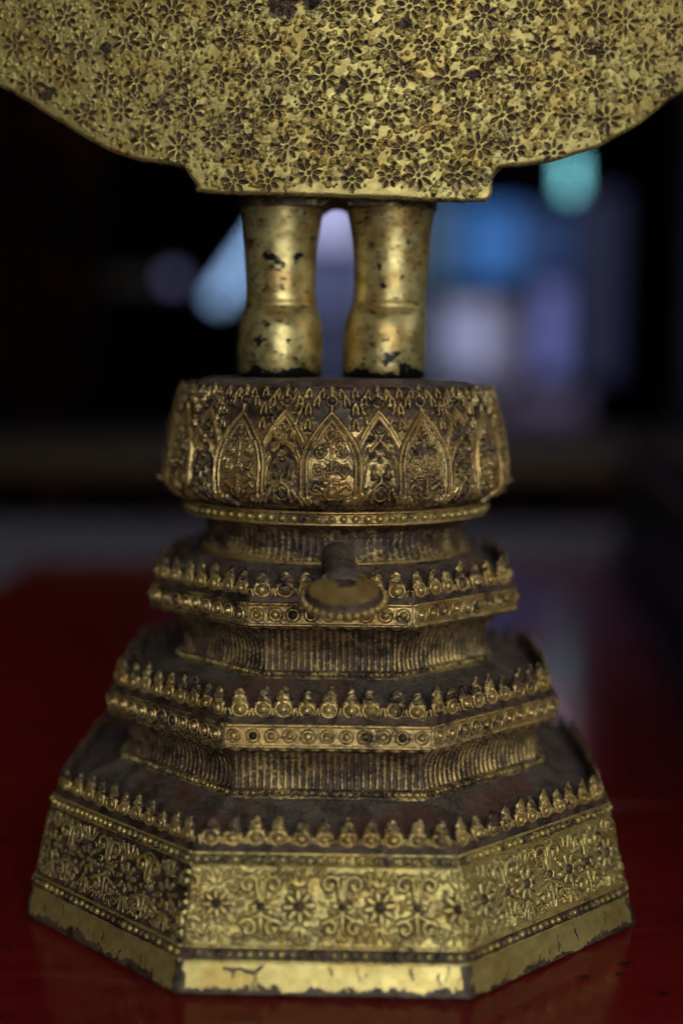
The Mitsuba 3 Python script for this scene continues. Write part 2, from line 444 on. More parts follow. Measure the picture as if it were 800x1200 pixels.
def face_frame(i):
    a, b = np.array(OCT[i]), np.array(OCT[(i + 1) % 8])
    t = (b - a) / np.linalg.norm(b - a); n = np.array([t[1], -t[0]])
    return n, t, float(a @ n), float(np.linalg.norm(b - a) / 2)   # normal, tangent, apothem, half width for a = 1


FACES = [face_frame(i) for i in range(8)]
FINE = {0: 1.0, 1: 1.0, 7: 1.0, 2: 0.6, 6: 0.6}


def densify(prof, step):
    A, Z = [prof[0][0]], [prof[0][1]]
    for (a0, z0), (a1, z1) in zip(prof[:-1], prof[1:]):
        st = step(0.5 * (z0 + z1), abs(a1 - a0))
        n = max(1, int(math.ceil(math.hypot(a1 - a0, z1 - z0) / st)))
        for k in range(1, n + 1):
            A.append(a0 + (a1 - a0) * k / n); Z.append(z0 + (z1 - z0) * k / n)
    return np.array(A), np.array(Z)


LOWKEY = PED + '__lower_tier'


def tier(name, prof, carve, step, du, label=None):
    """an eight-sided tier: each face is a relief over its profile; carve(face, relief, z, arc) lays on the relief and numbers its pieces"""
    root = numbered(PED, name)
    if label: labels[root] = {'label': label}
    body = []
    for i in range(8):
        n, t, ap, hw = FACES[i]; q = FINE.get(i, 0.25)
        A, Z = densify(prof, lambda z, da: step(z, da) / q)
        arc = np.concatenate([[0], np.cumsum(np.hypot(np.diff(A), np.diff(Z)))])
        nu = max(9, int(2 * hw * A.max() / (du / q)))
        u = np.linspace(-1, 1, nu)
        S = u[None, :] * (hw * A)[:, None]
        AA, ZZ = np.repeat(A[:, None], nu, 1), np.repeat(Z[:, None], nu, 1)
        R = Relief(S, ZZ if False else np.repeat(arc[:, None], nu, 1))
        carve(i, R, ZZ.ravel(), AA.ravel(), arc, Z)
        edge = (hw * AA - np.abs(S)).ravel()
        fade = np.clip(edge / 0.0012, 0, 1)
        dA, dZ = np.gradient(A, arc), np.gradient(Z, arc); L = np.hypot(dA, dZ)
        na, nzv = np.repeat((dZ / L)[:, None], nu, 1).ravel(), np.repeat((-dA / L)[:, None], nu, 1).ravel()
        calm = np.where((ZZ.ravel() < .0137) & (root == LOWKEY), .22, 1.0)
        rough = calm * (0.00024 * nz(R.X, R.Y, i, 700.0) + 0.0006 * nz(R.X, R.Y, i + 9, 90.0))
        h = (R.h + rough) * fade - 0.0007 * np.clip(1 - edge / 0.0012, 0, 1) ** 2
        P = n[None] * (AA.ravel() * ap + h * na)[:, None] + t[None] * R.X[:, None]
        V = np.column_stack([P, ZZ.ravel() + h * nzv])
        V[:, 2] = np.maximum(V[:, 2], 0.0004)
        F = grid_faces(nu, len(A))
        uv = np.column_stack([np.clip(R.g, 0, 1), np.full(len(R.g), .15 if root == LOWKEY else .9)])
        N = normals(V, F)
        lab = R.lab[F].min(1)
        body.append((V, F[lab == 0], N, uv))
        for l in np.unique(lab[lab > 0]):
            put(numbered(root, R.names[l]), V, F[lab == l], 'gilding', N, uv, RZ)
    off, Vs, Fs, Ns, Us = 0, [], [], [], []
    for V, F, N, uv in body:
        Vs.append(V); Fs.append(F + off); Ns.append(N); Us.append(uv); off += len(V)
    put(numbered(root, 'body'), np.vstack(Vs), np.vstack(Fs), 'gilding', np.vstack(Ns), np.vstack(Us), RZ)
    return root


# --- small ornaments: crest leaf, medallion, bead
def man_hull(pts, seg=10, flat=1.0):
    return m3.Manifold.batch_hull([m3.Manifold.sphere(r, seg).scale([1, flat, 1]).translate([x, y, z]) for x, y, z, r in pts])


def crest_leaf(seed, H=0.0122):
    r = random.Random(seed); s = H / 0.0122; j = lambda a: r.uniform(-a, a)
    tip = j(.0007)
    m = man_hull([(0, .0006, .0022, .0030), (0, .0006, .0052, .0019)], 12, .55)
    m += man_hull([(0, .0004, .0052, .0026), (tip * .3, .0000, .0072 + j(.0004), .0029)], 12, .7)          # flame-shaped leaf
    m += man_hull([(tip * .3, .0000, .0072, .0029), (tip * .7, .0001, .0095, .0020), (tip, .0003, .0114 + j(.0007), .0010)], 12, .7)
    m += man_hull([(tip * .2, -.0012, .0062, .0008), (tip, -.0006, .0100, .0003)], 8)
    for sgn in (-1, 1):
        m += man_hull([(sgn * .0026, -.0003, .0046, .0009), (sgn * .0020, -.0002, .0064 + j(.0004), .0005)], 8)
        m += man_hull([(sgn * .0034, -.0003, .0002, .0006), (sgn * .0041, -.0003, .0030 + j(.0004), .0006)], 8)
    ring = m3.CrossSection.circle(.00062, 8).translate([.0029, 0]).revolve(22)
    m += ring.rotate([90, 0, 0]).translate([0, -.0010, .0029])
    m += m3.Manifold.sphere(.0019 + j(.0002), 14).scale([1, .80, 1]).translate([0, -.0013, .0029])
    m = m.scale([s * (1 + j(.06)), s, s * (1 + j(.05))])
    tm = to_tm(m.refine_to_length(.0009))
    v = np.array(tm.vertices); nn = normals(v, np.array(tm.faces))
    v += nn * (.0009 * (meshkit.fbm(v * 420.0 + seed * 3.3, 3) - .5) + .0003 * np.sin((v[:, 2] + np.abs(v[:, 0]) * .9) * 3400.0) * (v[:, 2] > .0055))[:, None] * s
    return trimesh.Trimesh(v, tm.faces, process=False)


CREST = []
for sd in range(7):
    tm = crest_leaf(100 + sd)
    v, f, n = meshkit.arrays(tm, 50)
    g = 0.60 - 0.45 * np.clip((v[:, 1] + 0.0004) / 0.001, 0, 1) + 0.9 * nz(v[:, 0], v[:, 2], sd, 260.0) - 0.16 * np.clip((v[:, 2] - .0055) / .002, 0, 1)
    CREST.append(meshkit.write_ply((v, f), False, np.column_stack([np.clip(g, 0, 1), 0 * g + .7]), None, n))


def medallion_mesh(seed):
    r = random.Random(seed); j = lambda a: r.uniform(-a, a)
    prof = np.array([[0, .0020 + j(.0004)], [.0006, .0019 + j(.0002)], [.0011, .0016], [.0016, .0010], [.0020, .0001], [.00215, -.0004], [.0024, .0001], [.0026, .0008], [.0029, .0010], [.0032, .0007], [.0034, .0001], [.0035, -.0006]])
    tm = trimesh.creation.revolve(prof[::-1], sections=20)
    v = np.array(tm.vertices); v[:, 2] += .0003 * nz(v[:, 0], v[:, 1], seed, 900.0); 
    tm = trimesh.Trimesh(v, tm.faces, process=False)
    if tm.volume < 0: tm.invert()
    return tm


MEDAL = []
for sd in range(7):
    v, f, n = meshkit.arrays(medallion_mesh(sd), 60)
    rr = np.hypot(v[:, 0], v[:, 1])
    g = np.where(np.abs(rr - .00215) < .00032, .05, .60) + .8 * nz(v[:, 0], v[:, 1], sd + 40, 420.0)
    if sd == 5: g = np.where(rr < .0018, .0, g)
    MEDAL.append(meshkit.write_ply((v, f), False, np.column_stack([np.clip(g, 0, 1), 0 * g + .8]), None, n))


def face_matrix(i, a, s, z, tilt, scale=1.0, sx=1.0, spin=0.0):
    """local x along the face, local y into it, local z up it; tilt leans the top inwards"""
    n, t, ap, hw = FACES[i]
    ax, ay, az = np.array([t[0], t[1], 0]), np.array([-n[0], -n[1], 0]), np.array([0, 0, 1.0])
    up = az * math.cos(tilt) + ay * math.sin(tilt); inn = ay * math.cos(tilt) - az * math.sin(tilt)
    c, sn = math.cos(spin), math.sin(spin)
    M = np.eye(4)
    M[:3, 0] = (ax * c + up * sn) * scale * sx; M[:3, 1] = inn * scale; M[:3, 2] = (up * c - ax * sn) * scale
    M[:3, 3] = [n[0] * a * ap + t[0] * s, n[1] * a * ap + t[1] * s, z]
    return RZ @ M


LIE = np.eye(4); LIE[:3, :3] = np.array([[1, 0, 0], [0, 0, -1], [0, 1, 0]])   # turns a lathe's z axis out of the face


def crest_row(root, a, z, counts, scale, tilt=0.12):
    for i in range(8):
        hw = FACES[i][3] * a; c = counts if i % 2 == 0 else counts
        for k in range(c):
            s = (-1 + 2 * (k + .5) / c) * (hw - 0.0008)
            sx = min(1.30, 2 * hw / c / (0.0082 * scale))
            M = face_matrix(i, a, s + random.uniform(-.0004, .0004), z - .0008, tilt + random.uniform(-.09, .09), scale * random.uniform(.94, 1.05), sx, random.uniform(-.08, .08))
            scene[numbered(root, 'crest_leaf')] = shape(random.choice(CREST), 'gilding', True, M)


def medallion_row(root, a, z, count, scale, tilt):
    for i in range(8):
        hw = FACES[i][3] * a
        for k in range(count):
            s = (-1 + 2 * (k + .5) / count) * (hw - 0.0006)
            sc = scale * random.uniform(.93, 1.05)
            M = face_matrix(i, a - .0002, s + random.uniform(-.0003, .0003), z + random.uniform(-.0003, .0003), tilt, sc, 1.0, random.uniform(0, 6))
            scene[numbered(root, 'medallion')] = shape(MEDAL[random.choice([0, 1, 2, 3, 4, 6, 0, 1, 2, 5])], 'gilding', True, M @ LIE)


def bead_row(root, name, a0, z, n_per_face, r, gild):
    ico = trimesh.creation.icosphere(subdivisions=1, radius=r)
    Vs, Fs, Gs, off = [], [], [], 0
    for i in range(8):
        n, t, ap, hw = FACES[i]
        for k in range(n_per_face):
            s = (-1 + 2 * (k + .5) / n_per_face) * (hw * a0 - .0006)
            c = np.array([n[0] * a0 * ap + t[0] * s, n[1] * a0 * ap + t[1] * s, z]) + rng.normal(0, .00012, 3)
            sc = rng.uniform(.85, 1.1)
            Vs.append(ico.vertices * sc + c); Fs.append(ico.faces + off); off += len(ico.vertices)
            Gs.append(np.full(len(ico.vertices), np.clip(gild + rng.normal(0, .12), 0, 1)))
    V, F = np.vstack(Vs), np.vstack(Fs); g = np.concatenate(Gs)
    k = put(numbered(root, name), V, F, 'gilding', None, np.column_stack([g, 0 * g]), RZ)
    labels[k] = {'kind': 'stuff'}


def round_bead_row(root, name, R, z, n, r, gild, bs='gilding', cx=0.0):
    ico = trimesh.creation.icosphere(subdivisions=1, radius=r)
    Vs, Fs, off = [], [], 0
    for k in range(n):
        a = 2 * np.pi * (k + rng.uniform(-.08, .08)) / n
        Vs.append(ico.vertices * rng.uniform(.85, 1.1) + [cx + R * math.cos(a), R * math.sin(a), z]); Fs.append(ico.faces + off); off += len(ico.vertices)
    V = np.vstack(Vs); g = np.clip(gild + .8 * nz(V[:, 0], V[:, 1], 5, 300.0), 0, 1)
    k = put(numbered(root, name), V, np.vstack(Fs), bs, None, np.column_stack([g, 0 * g]), RZ)
    labels[k] = {'kind': 'stuff'}


# --- lowest tier
PANEL = {0: dict(big=[-.0450, -.0105, .0230, .0565], boss=[-.0225, .0020, .0430], side=1)}


def flutes(R, m, pitch, depth, sel_top=None):
    ph = np.cos(2 * np.pi * R.X / pitch)
    R.h = np.where(m, R.h + depth * np.sign(ph) * np.abs(ph) ** .6, R.h)
    R.g = np.where(m, .335 + .15 * ph, R.g)


def side_w(i):
    return FACES[i][3] * .138


def carve_low(i, R, z, a, arc, Z):
    R.names = {}
    zz = lambda v: np.interp(v, Z, arc)
    edgez = lambda z0, w, h: h * np.clip(1 - ((z - z0) / w) ** 2, 0, 1)
    side = FACES[i][3] * .135
    pl = z < .0137
    R.g[pl] = (.80 + .55 * nz(R.X, R.Y, 121 + i, 110.0) + .30 * nz(R.X, R.Y, 131 + i, 500.0))[pl]
    for _ in range(16):                       # scratches and runs of dirt
        x, z0, L = random.uniform(-side_w(i), side_w(i)), random.uniform(.001, .013), random.uniform(.0015, .006)
        d = np.abs(R.X - x - .0006 * np.sin(z * 900.0 + x * 1e4)) / random.uniform(.00022, .0005)
        m = pl & (d < 1) & (z < z0) & (z > z0 - L); R.g[m] = .15; R.h[m] -= .00012
    # black losses along the foot of the plinth and at its corners
    loss = np.clip((.0032 + .0105 * nz(R.X, R.Y, 21 + i, 75.0) + .006 * nz(R.X, R.Y, 51 + i, 600.0) - z) / .0009, 0, 1)
    corner = np.clip((.0030 + .006 * nz(R.X, R.Y, 61 + i, 260.0) - (FACES[i][3] * a - np.abs(R.X))) / .0015, 0, 1) * (z < .0137)
    R.g = np.where(pl, R.g - 1.2 * np.maximum(loss, corner), R.g)
    R.h -= np.where(pl, .0003 * loss, 0)
    if i == 0:  # the winding crack at the upper left of the front plinth
        R_pts = [(-.0410, .0112), (-.0370, .0104), (-.0345, .0112), (-.0310, .0098), (-.0285, .0094), (-.0265, .0112), (-.0255, .0122)]
        tree = cKDTree(np.concatenate([np.linspace(p, q, 12) for p, q in zip(R_pts[:-1], R_pts[1:])]))
        d, _ = tree.query(np.column_stack([R.X, z]))
        w = .0006 + .0008 * np.clip(nz(R.X, R.Y, 77, 500.0) + .1, 0, 1)
        R.g = np.where(pl & (d < w), 0, R.g); R.h -= np.where(pl & (d < w), .0004, 0)
    # fillets of the bead bands
    for z0, w, h in ((.0141, .0006, .0006), (.0194, .0007, .0008), (.0522, .0006, .0007), (.0566, .0006, .0008)):
        v = edgez(z0, w, h); R.h = np.maximum(R.h, v); R.g = np.where(v > .0001, .55, R.g)
    low, upb = (z > .0145) & (z < .019), (z > .0526) & (z < .0562)
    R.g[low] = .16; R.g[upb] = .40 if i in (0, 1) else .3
    R.h[low | upb] -= .0002
    R.g[z > .0570] = .12
    if FINE.get(i, .25) < .5: return
    pan = (z > .0199) & (z < .0517)
    R.g[pan] = .66 if i in (0, 1) else .50  # less gilding off the front and right: shade put into the colour
    c = zz(.0360); top, bot = zz(.0510), zz(.0205)
    n_pat = 4
    xs = np.array([-.0450, -.0105, .0230, .0560]) if i == 0 else np.array([-.0440, -.0160, .0140, .0430]) + (.003 if i == 1 else -.002)
    lab = 0
    for k, x in enumerate(xs):
        big = not (i == 0 and k == 0)
        lab += 1; R.names[lab] = 'rosette'
        r = .0068 if big else .0058
        y = c + random.uniform(-.0006, .0006)
        # sprays above and below each rosette
        for sg in (1, -1):
            for aa in (-.55, -.2, .2, .55):
                p0 = np.array([x + .0025 * math.sin(aa), y + sg * .0088]); L = .0050 + .0012 * math.cos(3 * aa)
                p1 = p0 + L * np.array([math.sin(aa) * 1.3, sg * math.cos(aa)])
                p1[1] = np.clip(p1[1], bot + .0008, top - .0008)
                R.stroke([p0, (p0 + p1) / 2 + [0.0004 * np.sign(aa), 0], p1], .0011, .0004, .0009, .82)
        rosette(R, x, y, r, .0011, lab, 8, .34, random.uniform(0, .3), .12)
    mids = list((xs[:-1] + xs[1:]) / 2) + [xs[0] - (.0155), xs[-1] + .0150]
    for k, x in enumerate(mids):
        y = c + random.uniform(-.0008, .0008)
        lab += 1; R.names[lab] = 'small_rosette'
        x0 = x + (random.uniform(-.0015, .0015))
        for aa in range(4):
            an = aa * math.pi / 2
            R.stroke([(x0 + .0026 * math.cos(an), y + .0026 * math.sin(an)), (x0 + .0042 * math.cos(an), y + .0042 * math.sin(an))], .0013, .0006, .0009, .8)
        R.dome(x0, y, .0017, .0016, ring=.0006, g=.6, lab=lab, gcore=.15)
        for sg in (1, -1):
            for sx in (1, -1):
                # acanthus volutes that rise from the boss and curl to either side
                cx, cy = x0 + sx * .0052, y + sg * .0088
                rr = .0040 + random.uniform(-.0004, .0004)
                R.stroke(np.vstack([[(x0 + sx * .0012, y + sg * .0036)], spiral(cx, cy, rr, .95, math.pi / 2 * (1 - sg) + (math.pi if sx > 0 else 0) * 1.0 - .5 * sg * sx, -sg * sx, 18, .22)]), .0009, .0011, .0011, .8)
                R.dome(cx, cy, .0010, .0012, g=.7)
                for q in range(5):
                    an = (math.pi / 2 * sg) + sx * sg * (-.9 + .42 * q)
                    p0 = np.array([cx + rr * 1.1 * math.cos(an), cy + rr * 1.1 * math.sin(an)])
                    p1 = p0 + .0030 * np.array([math.cos(an + .5 * sx), math.sin(an + .5 * sx)])
                    if bot + .0006 < p1[1] < top - .0006:
                        R.stroke([p0, p1], .0008, .0003, .0008, .8)
            R.stroke([(x0, y + sg * .0052), (x0 + .0004, y + sg * .0090), (x0, y + sg * .0132)], .0012, .0003, .0009, .8)
    for _ in range(420):                # small curls and seeds in the ground between
        x, y = random.uniform(-side, side), random.uniform(bot + .0012, top - .0012)
        q = R.tree.query([x, y])[1]
        if R.h[q] > .0002 or R.lab[q] > 0: continue
        if random.random() < .35:
            R.dome(x, y, random.uniform(.0004, .0008), .0008, g=.75)
        else:
            rr = random.uniform(.0008, .0017)
            R.stroke(spiral(x, y, rr, random.uniform(.4, .8), random.uniform(0, 6.28), random.choice((-1, 1)), 8, .5), .00055, .00040, .0008, .78)
    tz = (R.h > .0002) & pan
    g2 = R.g + .15 * nz(R.X, R.Y, 5 + i, 160.0)
    ground = pan & ~tz
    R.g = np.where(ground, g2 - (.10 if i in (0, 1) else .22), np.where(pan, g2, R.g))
    if i == 7: R.g[pan] -= .12  # left panel browner still, its shade painted into the gilding


low_prof = [(.1428, 0.0), (.1436, .0012), (.1401, .0137), (.1395, .0140), (.1386, .0196), (.1382, .0200), (.1313, .0518), (.1311, .0521), (.1303, .0568), (.1300, .0570), (.1280, .0600)]
low_top = [(.1280, .0600), (.1262, .0606), (.1140, .0655), (.1020, .0712), (.0990, .0722)]
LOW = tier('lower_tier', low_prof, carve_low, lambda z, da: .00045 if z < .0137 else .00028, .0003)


def platform(root, prof, name='platform'):
    A, Z = densify(prof, lambda z, da: .0025)
    Vs, Fs, off = [], [], 0
    for i in range(8):
        n, t, ap, hw = FACES[i]; nu = 41; u = np.linspace(-1, 1, nu)
        S = u[None] * (hw * A)[:, None]; AA = np.repeat(A[:, None], nu, 1)
        P = n[None, None] * (AA * ap)[..., None] + t[None, None] * S[..., None]
        V = np.concatenate([P, np.repeat(Z[:, None], nu, 1)[..., None]], -1).reshape(-1, 3)
        V[:, 2] += .0011 * nz(V[:, 0], V[:, 1], 3, 45.0)
        Vs.append(V); Fs.append(grid_faces(nu, len(A)) + off); off += len(V)
    put(numbered(root, name), np.vstack(Vs), np.vstack(Fs), 'dusty_lacquer', None, None, RZ)


platform(LOW, low_top)
bead_row(LOW, 'bead_strip', .1392, .0168, 27, .0016, .44)
bead_row(LOW, 'bead_strip', .1311, .0544, 28, .0015, .50)
crest_row(LOW, .1272, .0603, 11, .92)


# --- middle and upper tiers share a build: foot beads, fluted neck, medallion band
def carve_tier(zn0, zn1, zb0, zb1, pitch, frontg):
    def carve(i, R, z, a, arc, Z):
        R.names = {}
        R.g[:] = .3
        neck = (z > zn0) & (z < zn1)
        flutes(R, neck, pitch, .00052)
        # round heads of the flutes, old dirt, and painted shade: lighter at the foot, darker off front and right
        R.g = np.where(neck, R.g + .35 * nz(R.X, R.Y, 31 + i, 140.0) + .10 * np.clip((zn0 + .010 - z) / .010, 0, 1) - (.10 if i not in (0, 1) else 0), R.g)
        R.g = np.where((z > zn1 - .0015) & (z < zb0), .22, R.g)
        rope = np.clip(1 - ((z - (zb0 - .0008)) / .0007) ** 2, 0, 1) * (.0006 + .0004 * np.sin(R.X / .0011))
        R.h = np.maximum(R.h, rope); R.g = np.where(rope > .0002, .5, R.g)
        fil = np.zeros_like(z)
        for z0, w, h in ((zb0 + .0006, .0006, .0007), (zb1 - .0006, .0006, .0007)):
            fil = np.maximum(fil, h * np.clip(1 - ((z - z0) / w) ** 2, 0, 1))
        R.h = np.maximum(R.h, fil)
        band = (z >= zb0) & (z <= zb1)
        R.g = np.where(band, frontg.get(i, .42) + .25 * nz(R.X, R.Y, 41 + i, 200.0), R.g)  # per-face amounts carry painted shade, the left faces darkest
        R.g = np.where(z > zb1 + .0004, .16 + .3 * np.clip(nz(R.X, R.Y, 45 + i, 150.0), 0, 1), R.g)
        foot = z < zn0
        R.g = np.where(foot, .38, R.g)
    return carve


mid_prof = [(.1020, .0708), (.1012, .0722), (.1004, .0728), (.0998, .0742), (.0985, .0748), (.0978, .0765), (.0972, .0790), (.0970, .0820), (.0973, .0850), (.0985, .0885), (.1005, .0915),
            (.1035, .0938), (.1055, .0945), (.1064, .0953), (.1067, .0958), (.1060, .1054), (.1052, .1058), (.1032, .1086)]
mid_top = [(.1032, .1086), (.1015, .1094), (.0900, .1140), (.0770, .1186), (.0745, .1196)]
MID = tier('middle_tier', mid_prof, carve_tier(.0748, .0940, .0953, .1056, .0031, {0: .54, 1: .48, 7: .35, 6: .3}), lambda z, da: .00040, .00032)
platform(MID, mid_top)
bead_row(MID, 'bead_strip', .1007, .0735, 30, .0011, .46)
crest_row(MID, .1024, .1090, 9, 1.02)
medallion_row(MID, .1063, .1006, 11, 1.03, .07)

up_prof = [(.0765, .1184), (.0758, .1196), (.0750, .1203), (.0745, .1215), (.0735, .1221), (.0727, .1240), (.0722, .1270), (.0723, .1310), (.0735, .1355), (.0760, .1395), (.0800, .1425), (.0840, .1440),
           (.0862, .1445), (.0870, .1449), (.0873, .1454), (.0867, .1551), (.0859, .1555), (.0846, .1582)]
up_top = [(.0846, .1582), (.0830, .1590), (.0740, .1640), (.0665, .1680), (.0640, .1690)]
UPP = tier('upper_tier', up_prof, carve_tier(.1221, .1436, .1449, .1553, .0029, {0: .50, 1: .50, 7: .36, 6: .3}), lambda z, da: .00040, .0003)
platform(UPP, up_top)
bead_row(UPP, 'bead_strip', .0752, .1209, 27, .0010, .46)
crest_row(UPP, .0838, .1585, 7, 1.0)
medallion_row(UPP, .0869, .1502, 9, 1.08, .06)


# ------------------------------------------------------------------ round neck, bead ring and lotus cup
def ring_patch(prof, step, nth, carve, half=True):
    """surface of revolution with a relief in (arc along the rim, height)"""
    A, Z = densify([tuple(p) for p in prof], lambda z, da: step)
    arc = np.concatenate([[0], np.cumsum(np.hypot(np.diff(A), np.diff(Z)))])
    th = np.linspace(-np.pi, np.pi, nth)          # 0 faces the viewer (-y)
    TH, AR = np.meshgrid(th, arc)
    Rr = Relief(TH * .083, AR)
    Rr.th, Rr.z = TH.ravel(), np.repeat(Z[:, None], nth, 1).ravel()
    Rr.names = {}
    carve(Rr, arc, Z)
    dA, dZ = np.gradient(A, arc), np.gradient(Z, arc); L = np.hypot(dA, dZ)
    na, nv = np.repeat((dZ / L)[:, None], nth, 1).ravel(), np.repeat((-dA / L)[:, None], nth, 1).ravel()
    a0 = np.repeat(A[:, None], nth, 1).ravel()
    h = Rr.h + .00042 * nz(np.sin(Rr.th) * .083 * 1.0, AR.ravel() + .2 * np.cos(Rr.th), 4, 700.0) + .0006 * nz(np.sin(Rr.th) * .083, AR.ravel() + .2 * np.cos(Rr.th), 8, 110.0)
    r = a0 + h * na
    V = np.column_stack([r * np.sin(Rr.th), -r * np.cos(Rr.th), Rr.z + h * nv])
    F = grid_faces(nth, len(A))
    return Rr, V, F


def carve_neck(R, arc, Z):
    ph = np.cos(R.th * 120)
    m = (R.z > .1705) & (R.z < .1845)
    R.h = np.where(m, .00026 * ph, 0); R.g = np.where(m, .27 + .07 * ph + .45 * nz(R.X, R.Y, 61, 120.0) + .25 * np.clip((.177 - R.z) / .006, 0, 1), .3)
    lip = np.clip(1 - ((R.z - .1700) / .0009) ** 2, 0, 1) * .0008
    R.h = np.maximum(R.h, lip); R.g = np.where(lip > 1e-4, .6, R.g)


R, V, F = ring_patch([(.0672, .1670), (.0668, .1690), (.0660, .1715), (.0645, .1740), (.0636, .1775), (.0636, .1810), (.0645, .1840), (.0670, .1862), (.0715, .1876), (.0735, .1880)], .0006, 1400, carve_neck)
NK = put(numbered(PED, 'round_neck'), V, F, 'gilding', None, np.column_stack([np.clip(R.g, 0, 1), 0 * R.g + 1.0]), RZ)


def carve_ring(R, arc, Z):
    R.g[:] = .50 + .3 * nz(R.X, R.Y, 71, 150.0)
    for z0 in (.1887, .1939):
        v = .0006 * np.clip(1 - ((R.z - z0) / .0007) ** 2, 0, 1); R.h = np.maximum(R.h, v); R.g = np.where(v > 1e-4, .68, R.g)


R, V, F = ring_patch([(.0728, .1880), (.0738, .1882), (.0742, .1886), (.0738, .1940), (.0740, .1945), (.0725, .1948)], .0004, 900, carve_ring)
RING = numbered(PED, 'beaded_ring'); labels[RING] = {}
del labels[RING]
put(f'{RING}__band', V, F, 'gilding', None, np.column_stack([np.clip(R.g - .08, 0, 1), 0 * R.g + 1.0]), RZ)
round_bead_row(RING, 'bead_row', .0745, .1913, 84, .0018, .55)

cup_prof = [(.0718, .1948), (.0750, .1958), (.0788, .1978), (.0820, .2005), (.0838, .2035), (.0842, .2060), (.0839, .2110), (.0832, .2160), (.0822, .2220), (.0808, .2300), (.0788, .2380), (.0768, .2450), (.0754, .2488), (.0744, .2500), (.0728, .2502)]
NP = 12


def ogive(y, y0, y1, W, p=1.9):
    """half width of a pointed arch at height y"""
    t = np.clip((y - y0) / (y1 - y0), 0, 1)
    return W * (0.97 + 0.03 * np.sin(np.clip(t / .35, 0, 1) * np.pi / 2)) * np.clip(1 - np.clip((t - .30) / .70, 0, 1) ** p, 0, 1)


